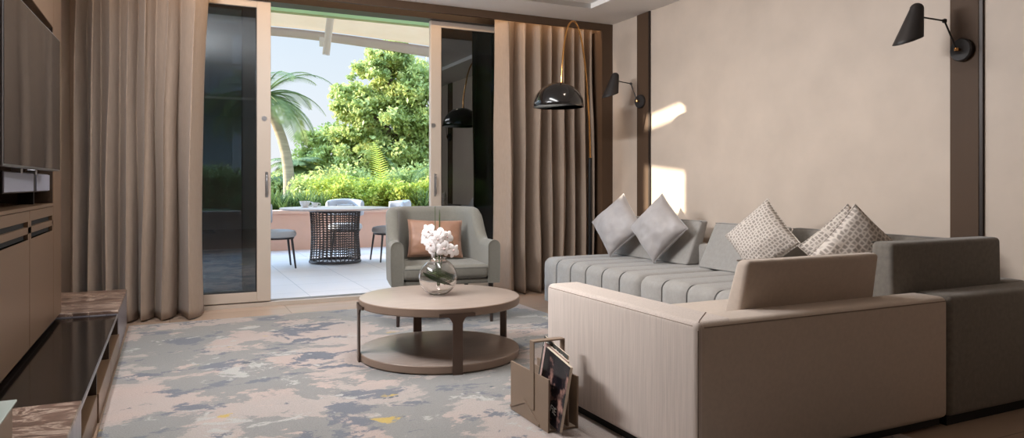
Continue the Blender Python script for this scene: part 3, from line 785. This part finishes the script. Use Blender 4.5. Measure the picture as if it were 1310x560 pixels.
# ------------------------------------------------------------------ wall sconces
def sconce():
    e = empty('wall_sconce', (0, 0, 0), 'x', 'wall lamp', 'jointed black wall lamps')
    # wall at local x=0, room is -x ; local y along wall
    B().lathe([(0, 0), (.062, 0), (.064, -.006), (.064, -.022), (.058, -.03), (0, -.03)], (0, 0, 0), 40, Matrix.Rotation(PI / 2, 4, 'Y')).build('wall_plate', M['sconce'], e)
    B().tube([(-.03, 0, 0), (-.055, 0, .0)], .008, 10).lathe([(0, -.012), (.012, -.008), (.012, .008), (0, .012)], (-.055, 0, 0), 14).build('pivot', M['brass'], e)
    J = (-.09, .045, .165)
    B().tube([(-.055, 0, 0), J], .0048, 8).build('arm', M['sconce'], e)
    B().lathe([(0, -.014), (.012, -.008), (.012, .008), (0, .014)], J, 14).build('joint', M['sconce'], e)
    S0 = (-.245, .085, .185)
    B().tube([J, S0], .0048, 8).build('arm', M['sconce'], e)
    # shade: dome top widening to a slanting mouth
    rows = []; n = 32; top = Vector((-.252, .088, .228)); ax = Vector((-.05, .015, -.18))
    for i in range(4, -1, -1):
        a = PI / 2 * i / 4
        rows.append([top + Vector((.036 * math.cos(a) * math.cos(t), .036 * math.cos(a) * math.sin(t), .032 * math.sin(a))) for t in [2 * PI * k_ / n for k_ in range(n)]])
    for i in range(1, 9):
        f = i / 8; r = .036 + .042 * f
        rows.append([top + ax * f + Vector((r * math.cos(t), r * math.sin(t), -.03 * f * (-math.cos(t)) * 1.0)) for t in [2 * PI * k_ / n for k_ in range(n)]])
    o = B().grid(rows, wrap=True).build('lamp_shade', M['sconce'], e, auto=0); o.modifiers.new('s', 'SOLIDIFY').thickness = .002
    return e
s1 = sconce(); s1.location = (WX - .014, 5.53, 1.83); s1['label'] = 'black jointed wall lamp on the far bronze strip beside the curtain'; s1.rotation_euler.z = A(10)
s2 = copy_tree(s1); s2.location = (WX - .014, 2.508, 1.80); s2['label'] = 'black jointed wall lamp on the near bronze strip at upper right'; s2.rotation_euler.z = A(-4)

# ------------------------------------------------------------------ terrace
struct(B().box((-6, 6.66, -.12), (9, 12.1, -.005)).build('terrace_floor', M['terrace']))
def planter(name):
    e = empty(name, (2, 12.2, 0), 'terracotta rendered planter wall along the terrace edge', 'planter')
    B().box((-3, 11.9, -.005), (9, 12.12, .58)).build('front_wall', M['terra'], e)
    B().box((-3, 11.86, .58), (9, 12.2, .635), .006, 1).build('coping', mat('coping_render', (228, 182, 158), .8), e)
planter('planter_wall')
struct(B().box((-60, 12.12, .3), (60, 120, .5)).build('garden_ground', M['soil']))

def orient(loc, ang, e): e.location = loc; e.rotation_euler.z = ang; return e
OT = (2.02, 9.75)
ot = empty('terrace_table', (OT[0], OT[1], -.005), 'round terrace dining table with a woven cord drum base', 'table')
B().lathe([(0, .712), (.69, .712), (.72, .722), (.72, .737), (.715, .74), (0, .74)], (OT[0], OT[1], 0), 80).build('table_top', M['outtop'], ot)
RB = .33
for zz in (.02, .70): B().tube([(OT[0] + RB * math.cos(a), OT[1] + RB * math.sin(a), zz) for a in [2 * PI * i / 48 for i in range(48)]], .018, 8, closed=True).build('base_ring', M['leg'], ot)
b = B(); NV = 36
for i in range(NV):
    a = 2 * PI * i / NV; b.tube([(OT[0] + (RB - .02 * math.sin(PI * t)) * math.cos(a), OT[1] + (RB - .02 * math.sin(PI * t)) * math.sin(a), .01 + .70 * t) for t in (0, .25, .5, .75, 1)], .007, 6)
b.build('woven_uprights', M['lattice'], ot)
b = B()
for j in range(21):
    t = (j + .5) / 21; rj = RB - .02 * math.sin(PI * t)
    b.tube([(OT[0] + rj * math.cos(a), OT[1] + rj * math.sin(a), .02 + .68 * t + .004 * (-1) ** i) for i, a in enumerate([2 * PI * i / 60 for i in range(60)])], .0058, 5, closed=True)
b.build('woven_cords', M['lattice'], ot)

def terrace_chair():
    e = empty('terrace_chair', (0, 0, 0), 'x', 'chair', 'upholstered chairs around the terrace table')
    # faces +x ; seat centre at origin
    B().lathe([(0, .385), (.22, .385), (.245, .40), (.25, .43), (.235, .465), (.18, .478), (0, .48)], (0, 0, 0), 40).build('seat_cushion', M['outgrey'], e)
    B().lathe([(0, .365), (.22, .365), (.225, .385), (0, .385)], (0, 0, 0), 40).build('seat_frame', M['leg'], e)
    for (x, y) in ((.17, .17), (.17, -.17), (-.18, .16), (-.18, -.16)):
        B().tube([(x * 1.25, y * 1.2, 0), (x, y, .375)], [.011, .016], 8).build('leg', M['leg'], e)
    P = []
    for i in range(21):
        a = PI + A(-72) + A(144) * i / 20; c_, s_ = math.cos(a), math.sin(a); row = []
        hz = .80 + .03 * math.cos((i / 10 - 1) * PI / 2)
        for (ro, z) in ((.225, .60), (.245, .585), (.275, .60), (.285, .70), (.28, hz - .02), (.262, hz + .01), (.24, hz), (.225, hz - .03), (.222, .70)):
            row.append((ro * c_ * 1.04, ro * s_ * 1.06, z))
        P.append(row)
    b = B().grid(P, wrap=True); b.add(P[0], [tuple(range(9))]); b.add(P[-1], [tuple(range(9))])
    b.build('backrest', M['outgrey2'], e, auto=0)
    for s_ in (-1, 1): B().tube([(-.19, .16 * s_, .37), (-.245, .15 * s_, .62)], .012, 8).build('back_post', M['leg'], e)
    B().tube([(-.19, -.13, .70), (-.205, -.12, .70), (-.205, .12, .70), (-.19, .13, .70)], [.03, .06, .06, .03], 16).build('bolster', M['outgrey'], e)
    return e
c1 = terrace_chair(); orient((2.37, 10.72, -.005), A(-100), c1); c1['label'] = 'grey terrace chair behind the table facing the room, with a bolster'
c2 = copy_tree(c1); orient((1.22, 9.5, -.005), A(0), c2); c2['label'] = 'grey terrace chair left of the table, half hidden by the door stile'
c3 = copy_tree(c1); orient((2.77, 9.72, -.005), A(185), c3); c3['label'] = 'grey terrace chair right of the table, behind the armchair'
def cup(x, y, r, h, label):
    e = empty('cup', (x, y, .741), label, 'cup')
    B().lathe([(0, 0), (r * .55, 0), (r * .6, .004), (r * .75, h * .4), (r, h), (r * .94, h), (r * .68, h * .4), (r * .5, .008), (0, .007)], (x, y, .741), 28).build('bowl', M['white'], e)
    B().tube([(x + r * .75, y, .741 + h * .3), (x + r * 1.45, y, .741 + h * .35), (x + r * 1.5, y, .741 + h * .75), (x + r * .9, y, .741 + h * .85)], .005, 8).build('handle', M['white'], e)
p = at(390, 262, 9.7); cup(p.x, p.y, .075, .085, 'large white cup on the terrace table, the left one of two')
p = at(403, 262, 9.9); cup(p.x, p.y, .05, .06, 'small white cup on the terrace table, right of the larger cup')
# canopy
struct(B().box((.45, 7.3, 2.752), (8, 7.4, 3.3)).build('green_reflection_beam', M['green_refl']))  # beam coloured green to stand for reflected greenery
cn = empty('terrace_canopy', (2, 9, 3.2), 'cream tensile fabric canopy with a darker hem above the terrace', 'canopy')
def can_edge(x): return 11.3 - .045 * (x - 1.2) ** 2
def can_z(x, t): return 3.60 - .28 * t - .05 * max(0, x - 1.5) ** 1.6 * t - .1 * math.sin(PI * t)
P = []; H = []
for i in range(41):
    x = .02 + 7 * i / 40; ye = can_edge(x); row = []; hr = []
    for j in range(17):
        t = j / 16; row.append((x, 7.42 + (ye - .6 - 7.42) * t, can_z(x, t * .85)))
    for j in range(5):
        t = j / 4; hr.append((x, ye - .6 + .6 * t, can_z(x, .85 + .15 * t) - .012))
    P.append(row); H.append(hr)
o = B().grid(P).build('canopy_cloth', M['canopy'], cn, auto=0); o.modifiers.new('s', 'SOLIDIFY').thickness = .006
o = B().grid(H).build('hem', M['hem'], cn, auto=0); o.modifiers.new('s', 'SOLIDIFY').thickness = .012
ms = empty('canopy_strut', tuple(at(417, 70, 9.4)), 'white hanging strut below the fabric canopy', 'strut')
B().tube([at(417, 70, 9.4), at(424, 10, 9.4)], .048, 20).build('tube', M['render'], ms)
B().box(tuple(at(409, 59, 9.45)), tuple(at(414, 48, 9.5))).build('bracket_plate', M['white'], ms)
# added unseen wall masking the low sun; two openings shape the patches indoors
SX = -1.5; sw = B()
def q4(y0, y1, z0a, z0b, z1a, z1b):
    sw.hexa([(SX - .03, y0, z0a), (SX + .03, y0, z0a), (SX + .03, y1, z0b), (SX - .03, y1, z0b), (SX - .03, y0, z1a), (SX + .03, y0, z1a), (SX + .03, y1, z1b), (SX - .03, y1, z1b)])
ya, yb = 7.92, 8.50
q4(6.67, ya, -.1, -.1, 3.9, 3.9); q4(yb, 12.3, -.1, -.1, 3.9, 3.9)
q4(ya, yb, -.1, -.1, 2.36, 2.36); q4(ya, yb, 2.74, 2.80, 3.22, 3.11); q4(ya, yb, 3.35, 3.26, 3.9, 3.9)
struct(sw.build('sun_mask_wall', M['render']))

# ------------------------------------------------------------------ planting
def leaves(cloud, size, m, name, parent=None, org=(0, 0, 0), up=.3, asp=.5):
    P = np.array(cloud); n = len(P)
    nr = RNG.normal(size=(n, 3)); nr[:, 2] += up; nr /= np.linalg.norm(nr, axis=1)[:, None]
    t = RNG.normal(size=(n, 3)); t -= nr * (t * nr).sum(1)[:, None]; t /= np.linalg.norm(t, axis=1)[:, None]
    u = np.cross(nr, t); s = size * RNG.uniform(.6, 1.3, n)[:, None]
    V = np.stack([P - t * s, P + u * s * asp, P + t * s, P - u * s * asp], 1).reshape(-1, 3) - np.array(org)
    me = bpy.data.meshes.new(name); me.vertices.add(n * 4); me.vertices.foreach_set('co', V.ravel().astype(np.float32))
    me.loops.add(n * 4); me.loops.foreach_set('vertex_index', np.arange(n * 4, dtype=np.int32))
    me.polygons.add(n); me.polygons.foreach_set('loop_start', np.arange(0, n * 4, 4, dtype=np.int32))
    me.update(calc_edges=True); me.materials.append(m)
    o = bpy.data.objects.new(name, me); COL.objects.link(o)
    if parent: o.parent = parent
    return o
def blobs(spec, n):
    vol = np.array([s[3] * s[4] for s in spec]); pr_ = vol / vol.sum(); out_ = []
    for s, k_ in zip(spec, RNG.multinomial(n, pr_)):
        d = RNG.normal(size=(k_, 3)); d /= np.linalg.norm(d, axis=1)[:, None]
        r = np.clip(np.abs(RNG.normal(.85, .33, k_)), 0, 1.4)[:, None]
        out_.append(np.array(s[:3]) + d * r * np.array([s[3], s[3], s[4]]))
    return np.concatenate(out_)
LT = leafmat('tree_leaf', (118, 134, 72), (240, 238, 168), 3.0, .45, (184, 194, 116))
LH = leafmat('hedge_leaf', (130, 150, 52), (222, 218, 120), 5, .4, (176, 186, 80))
LP = leafmat('palm_leaf', (84, 104, 60), (158, 168, 108), 4, .3)
LY = leafmat('bright_palm_leaf', (150, 176, 50), (230, 226, 110), 4, .45)
LD = leafmat('strap_leaf', (70, 94, 52), (150, 166, 98), 5, .3)
# big tree: crown spheres placed around a trunk at (5.0,20)
def tree(name, c, spec, n, size, label, seed, m=LT):
    e = empty(name, c, label, 'tree')
    rs = random.Random(seed); sp = []
    for (x, y, z, r) in spec:
        for _ in range(22):
            d = Vector((rs.gauss(0, 1), rs.gauss(0, 1), rs.gauss(0, 1))).normalized() * r * .72
            q_ = r * rs.uniform(.12, .36); d *= rs.uniform(.7, 1.45); sp.append((x + d.x, y + d.y, z + d.z, q_, q_ * .75))
    leaves(blobs(sp, n), size, m, 'foliage', e, c)
    b = B(); top = Vector((c[0], c[1], c[2] + 1.6))
    b.tube([c, tuple((Vector(c) + top) / 2 + Vector((.08, 0, 0))), tuple(top)], [.2, .16, .14], 10)
    for (x, y, z, r) in spec: b.tube([tuple(top), tuple((top + Vector((x, y, z))) / 2 + Vector((0, 0, .2))), (x, y, z)], [.1, .06, .02], 8)
    b.build('trunk', M['bark2'], e)
    return e
def W(px, py, d): return at(px, py, d)
spec = []
for (px, py, r) in ((520, 95, 1.0), (425, 205, .6), (440, 190, .8), (490, 105, .8), (480, 120, .95), (545, 130, 1.2), (455, 160, 1.0), (505, 165, 1.2), (560, 190, 1.3), (425, 195, .85), (470, 205, 1.1), (520, 220, 1.2), (432, 232, .7), (575, 110, 1.2), (600, 160, 1.3), (490, 85, .6), (440, 135, .5), (600, 220, 1.3), (640, 180, 1.3)):
    p = W(px, py, 20); spec.append((p.x, p.y + random.uniform(-.5, .8), p.z, r))
cc = W(520, 240, 20); tree('broadleaf_tree', (cc.x, cc.y, .5), spec, 95000, .072, 'large leafy green tree filling the open doorway view', 3)
def palm(c, top, fl, nf, m, label, droop=1.0, tr=.2, leaflet=.45, seed=1, upang=.5, name='palm_tree', nl=34, lw=.022, bend=0):
    e = empty(name, c, label, 'palm'); rs = random.Random(seed)
    c = Vector(c); top = Vector(top)
    pts = []
    for i in range(9):
        t = i / 8; pts.append(c.lerp(top, t) + RT * (bend * math.sin(PI * t)))
    B().tube(pts, [tr * (1.15 - .35 * i / 8) for i in range(9)], 12).build('trunk', M['bark'], e)
    L = B(); st = B()
    for k_ in range(nf):
        az = 2 * PI * (k_ * .382 + rs.uniform(-.03, .03)); el = upang + rs.uniform(-.75, .55) * 1.0
        d = Vector((math.cos(az) * math.cos(el), math.sin(az) * math.cos(el), math.sin(el))); p = Vector(top); ln = fl * rs.uniform(.8, 1.1); ps = [p.copy()]; N = 12
        for i in range(N):
            d = (d + Vector((0, 0, -.055 * droop * (1 + i * .25)))).normalized(); p = p + d * ln / N; ps.append(p.copy())
        st.tube(ps, [.03 * tr / .2 * (1 - i / (N + 1)) + .003 for i in range(N + 1)], 5)
        for i in range(nl):
            t = .12 + .88 * i / nl; f = t * N; j = min(int(f), N - 1); q_ = ps[j].lerp(ps[j + 1], f - j); dd = (ps[j + 1] - ps[j]).normalized()
            side = dd.cross(Vector((0, 0, 1))).normalized()
            ll = leaflet * math.sin(PI * min(1, .22 + t * .72)) * (1.0 if t < .9 else .8)
            for s_ in (-1, 1):
                v = (side * s_ + dd * .55 + Vector((0, 0, -.30 * droop + .1))).normalized() * ll
                w = dd * lw
                L.add([q_ - w, q_ + w, q_ + v * .6 + w * .8 + Vector((0, 0, -.01)), q_ + v + Vector((0, 0, -.10 * ll)), q_ + v * .6 - w * .8], [(0, 1, 2, 4), (4, 2, 3)])
    st.build('frond_stalks', m, e, auto=0); L.build('fronds', m, e, auto=0)
    return e
pc = W(369, 262, 16.5); pt_ = W(337, 122, 16.5)
palm((pc.x, pc.y, .5), tuple(pt_), 1.75, 30, LP, 'tall coconut palm with a leaning trunk left of the leafy tree', 1.05, .12, .42, 4, .45, bend=.22, nl=34, lw=.009)
p = W(490, 250, 14.5); palm((p.x, p.y, .5), (p.x, p.y, .8), 1.25, 14, LY, 'small bright yellow green palm in front of the leafy tree', .8, .05, .26, 9, .95, 'garden_palm', 22, .015)
p = W(520, 252, 15.5); palm((p.x, p.y, .5), (p.x, p.y, .75), 1.0, 10, LD, 'dark green garden palm right of the bright palm', .9, .05, .3, 12, .8, 'garden_palm', 24, .014)
for (px, py, d, fl, sd, lb) in ((380, 212, 19, .85, 3, 'fan palm beyond the planter nearest the coconut palm trunk'), (399, 216, 21, .9, 5, 'fan palm beyond the planter left of the leafy tree'), (350, 228, 18, .75, 8, 'low fan palm beside the door stile')):
    p = W(px, py, d); palm((p.x, p.y, .5), tuple(p), fl, 20, LP, lb, 1.0, .09, .38, sd, .3, 'fan_palm', 18, .02)
def shrub(name, px, d, w, h, n, size, m, label, zb=.55):
    p = W(px, 250, d); c = (p.x, p.y, zb); e = empty(name, c, label, 'shrub')
    sp = [(c[0] + random.uniform(-w, w) * .7, c[1] + random.uniform(-.25, .25), zb + h * random.uniform(.25, .75), w * .36, h * .33) for _ in range(12)]
    leaves(blobs(sp, n), size, m, 'foliage', e, c, .6)
    b = B()
    for s_ in sp[:6]: b.tube([(c[0], c[1], zb - .055), (s_[0], s_[1], s_[2])], [.012, .004], 5)
    b.build('stems', M['bark2'], e)
for i, (px, d, w, h, m, lb) in enumerate(((425, 13.6, .5, .62, LH, 'yellow green hedge shrub behind the terrace chair backrest'), (455, 13.2, .5, .58, LH, 'yellow green hedge shrub directly above the table edge'), (492, 13.4, .45, .55, LH, 'yellow green hedge shrub under the bright palm'),
        (525, 13.3, .5, .50, LH, 'green hedge shrub right of the bright palm'), (556, 13.5, .5, .55, LH, 'hedge shrub by the right door stile'), (405, 15.5, .6, .6, LT, 'dark bushy shrub between the strap plants and hedge'), (590, 13.5, .5, .55, LH, 'hedge shrub seen through the right glass door'),
        (470, 16.5, 1.2, .95, LT, 'wide dark shrub at the foot of the leafy tree'), (540, 16.5, 1.2, .9, LT, 'wide dark shrub right of the leafy tree trunk'), (360, 18, 1.2, .75, LT, 'wide shrub behind the coconut palm foot'), (310, 18, 1.5, .8, LT, 'wide shrub seen through the left glass door'), (255, 17, 1.5, .9, LT, 'wide shrub beside the left curtain behind glass'))):
    shrub('hedge_shrub', px, d, w, h, 5200 if w < 1 else 8000, .036 if m is LH else .05, m, lb)
def strap(px, d, h, n, label, m=LD):
    p = W(px, 255, d); e = empty('strap_leaf_plant', (p.x, p.y, .5), label, 'plant'); b = B()
    for i in range(n):
        az = random.uniform(0, 2 * PI); el = random.uniform(.6, 1.4); q_ = Vector((p.x + random.uniform(-.1, .1), p.y + random.uniform(-.1, .1), .5))
        dv = Vector((math.cos(az) * math.cos(el), math.sin(az) * math.cos(el), math.sin(el))); sd = Vector((-math.sin(az), math.cos(az), 0)); rows = []
        for j in range(7):
            w = .016 * (1 - (j / 6) ** 2) + .001; rows.append([q_ - sd * w, q_ + sd * w]); q_ = q_ + dv * h / 6; dv = (dv + Vector((0, 0, -.14))).normalized()
        b.grid(rows)
    b.build('blades', m, e, auto=0)
for i, (px, d, lb) in enumerate(((352, 12.8, 'strap leaved plant touching the door stile'), (366, 12.7, 'strap leaved plant at the foot of the palm trunk'), (380, 12.9, 'strap leaved plant above the large cup'), (394, 12.75, 'strap leaved plant above the small cup'), (408, 12.9, 'strap leaved plant beside the hedge'), (335, 12.8, 'strap leaved plant behind the left glass door'), (312, 12.9, 'strap leaved plant seen through dark glass'), (538, 13.0, 'strap leaved plant above the right terrace chair'))):
    strap(px, d, .52, 75, lb)
# distant apartment house behind the left glass
hs = empty('apartment_house', (-4, 30, .5), 'pale house with balcony railing seen through the dark left door', 'building')
xR = pxx(322, 30)
B().box((-16, 31.5, .5), (xR - .6, 40, 9.5)).build('facade', M['render'], hs)
for z in (4.6, 7.2): B().box((-16, 30, z), (xR, 31.5, z + .22)).build('balcony_slab', M['render'], hs)
b = B()
for i in range(60): b.box((-16 + i * .3, 30.05, 4.82), (-15.95 + i * .3, 30.1, 5.75)) if -16 + i * .3 < xR - .05 else None
b.box((-16, 30.03, 5.72), (xR, 30.12, 5.8)); b.build('railing', M['winmat'], hs)
for i in range(5): B().box((-11 + i * 2.6, 31.44, 1.4), (-9.6 + i * 2.6, 31.52, 3.6)).build('window', M['winmat'], hs)

# ------------------------------------------------------------------ lights
def area(name, loc, rot, sx, sy, power, col, spread=PI):
    l = bpy.data.lights.new(name, 'AREA'); l.shape = 'RECTANGLE'; l.size = sx; l.size_y = sy; l.energy = power; l.color = col; l.spread = spread
    o = bpy.data.objects.new(name, l); COL.objects.link(o); o.location = loc; o.rotation_euler = rot; return o
def look(loc, tgt): return (Vector(tgt) - Vector(loc)).to_track_quat('-Z', 'Y').to_euler()
# recessed downlights (type known from door reflections; number and places added for brightness)
dl0 = None
for i, (x, y) in enumerate(((1.05, 4.6), (1.05, 2.6), (2.9, 2.9), (3.1, 4.6), (2.2, .6), (.9, .6))):
    if dl0 is None:
        e = empty('recessed_downlight', (0, 0, 0), 'round warm recessed downlight set in the tray ceiling', 'ceiling light', 'recessed downlights')
        B().lathe([(.045, -.004), (.062, -.004), (.062, 0), (.045, 0), (.045, -.004)], (0, 0, 0), 32).build('trim_ring', M['ceil'], e)
        B().lathe([(0, -.0015), (.044, -.0015), (.044, -.0005), (0, -.0005)], (0, 0, 0), 32).build('lens', M['lens'], e)
        dl0 = e
    else: e = copy_tree(dl0)
    e.location = (x, y, CZ + .0445)
    l = bpy.data.lights.new('downlight_beam', 'SPOT'); l.energy = 13; l.color = (1, .80, .62); l.spot_size = A(130); l.spot_blend = 1; l.shadow_soft_size = .05
    o = bpy.data.objects.new('downlight_beam', l); COL.objects.link(o); o.location = (x, y, CZ + .03)
# cove strip behind the pelmet
area('cove_strip', (1.7, 6.12, 2.84), (0, 0, 0), 4.6, .06, 24, (1, .68, .40))
# fill light panel added under the tray ceiling to brighten the room
for i, (x, y, sy_, p_) in enumerate(((1.5, 4.0, 1.8, 48),)):
    e = empty('ceiling_fill_light', (x, y, CZ + .0445), 'added fill light panel, long and flush, above the coffee table', 'ceiling light')
    B().box((x - .17, y - sy_ / 2 - .02, CZ + .036), (x - .15, y + sy_ / 2 + .02, CZ + .0445)).build('side_rail', M['ceil'], e)
    B().box((x + .15, y - sy_ / 2 - .02, CZ + .036), (x + .17, y + sy_ / 2 + .02, CZ + .0445)).build('side_rail', M['ceil'], e)
    area('fill_panel_area', (x, y, CZ + .035), (0, 0, 0), .3, sy_, p_, (.99, .98, .97))

e = empty('added_key_light', (-.58, 3.7, 2.5), 'added key light, a long slim strip along the top of the media wall', 'added light')  # strip added as main key light, not a fixture of the room
B().box((-.588, 3.2, 2.34), (-.57, 5.0, 2.36)).build('lower_rail', M['bronze'], e); B().box((-.588, 3.2, 2.44), (-.57, 5.0, 2.46)).build('upper_rail', M['bronze'], e)
area('added_key_strip', (-.565, 4.1, 2.40), look((-.565, 4.1, 2.40), (3.2, 4.2, 1.3)), 1.7, .08, 128, (.97, .975, 1))
sun = bpy.data.lights.new('sun', 'SUN'); sun.energy = 12; sun.color = (1, .86, .66); sun.angle = A(.6)
so = bpy.data.objects.new('sun', sun); COL.objects.link(so)
D = Vector((.877, -.48, -.25)); so.rotation_euler = D.to_track_quat('-Z', 'Y').to_euler()

w = bpy.data.worlds.new('World'); SC.world = w; w.use_nodes = True; nt = w.node_tree; bg = nt.nodes['Background']
tc = nt.nodes.new('ShaderNodeTexCoord'); sx = nt.nodes.new('ShaderNodeSeparateXYZ'); nt.links.new(tc.outputs['Generated'], sx.inputs[0])
r = nt.nodes.new('ShaderNodeValToRGB'); e = r.color_ramp.elements
e[0].position = 0; e[0].color = lin((236, 238, 240)); e[1].position = .6; e[1].color = lin((150, 190, 230))
x = e.new(.12); x.color = lin((226, 236, 245)); x = e.new(.25); x.color = lin((210, 228, 244))
nt.links.new(sx.outputs['Z'], r.inputs[0]); 
dp = nt.nodes.new('ShaderNodeVectorMath'); dp.operation = 'DOT_PRODUCT'; dp.inputs[1].default_value = tuple(-D.normalized())
nt.links.new(tc.outputs['Generated'], dp.inputs[0])
mx = nt.nodes.new('ShaderNodeMath'); mx.operation = 'MAXIMUM'; mx.inputs[1].default_value = 0; nt.links.new(dp.outputs['Value'], mx.inputs[0])
pw = nt.nodes.new('ShaderNodeMath'); pw.operation = 'POWER'; pw.inputs[1].default_value = 6; nt.links.new(mx.outputs[0], pw.inputs[0])
ml = nt.nodes.new('ShaderNodeMath'); ml.operation = 'MULTIPLY_ADD'; ml.inputs[1].default_value = 8; ml.inputs[2].default_value = 1.1; nt.links.new(pw.outputs[0], ml.inputs[0])
hi = nt.nodes.new('ShaderNodeMapRange'); hi.interpolation_type = 'SMOOTHSTEP'; hi.inputs['From Min'].default_value = .24; hi.inputs['From Max'].default_value = .6
hi.inputs['To Min'].default_value = 1; hi.inputs['To Max'].default_value = 4.5; nt.links.new(sx.outputs['Z'], hi.inputs['Value'])
m2 = nt.nodes.new('ShaderNodeMath'); m2.operation = 'MULTIPLY'; nt.links.new(ml.outputs[0], m2.inputs[0]); nt.links.new(hi.outputs[0], m2.inputs[1])
nt.links.new(r.outputs[0], bg.inputs['Color']); nt.links.new(m2.outputs[0], bg.inputs['Strength'])

# ------------------------------------------------------------------ camera
cam = bpy.data.cameras.new('camera'); co = bpy.data.objects.new('camera', cam); COL.objects.link(co)
co.location = (0, 0, CH); co.rotation_euler = (PI / 2, 0, -YAW)
cam.sensor_width = 36; cam.lens = 36 * F / 1310; cam.shift_y = -(280 - HZ) / 1310; cam.clip_start = .05; cam.clip_end = 300
SC.camera = co
vs_ = SC.view_settings; vs_.view_transform = 'Standard'; vs_.look = 'None'; vs_.gamma = 1; vs_.use_curve_mapping = False; vs_.exposure = -.06
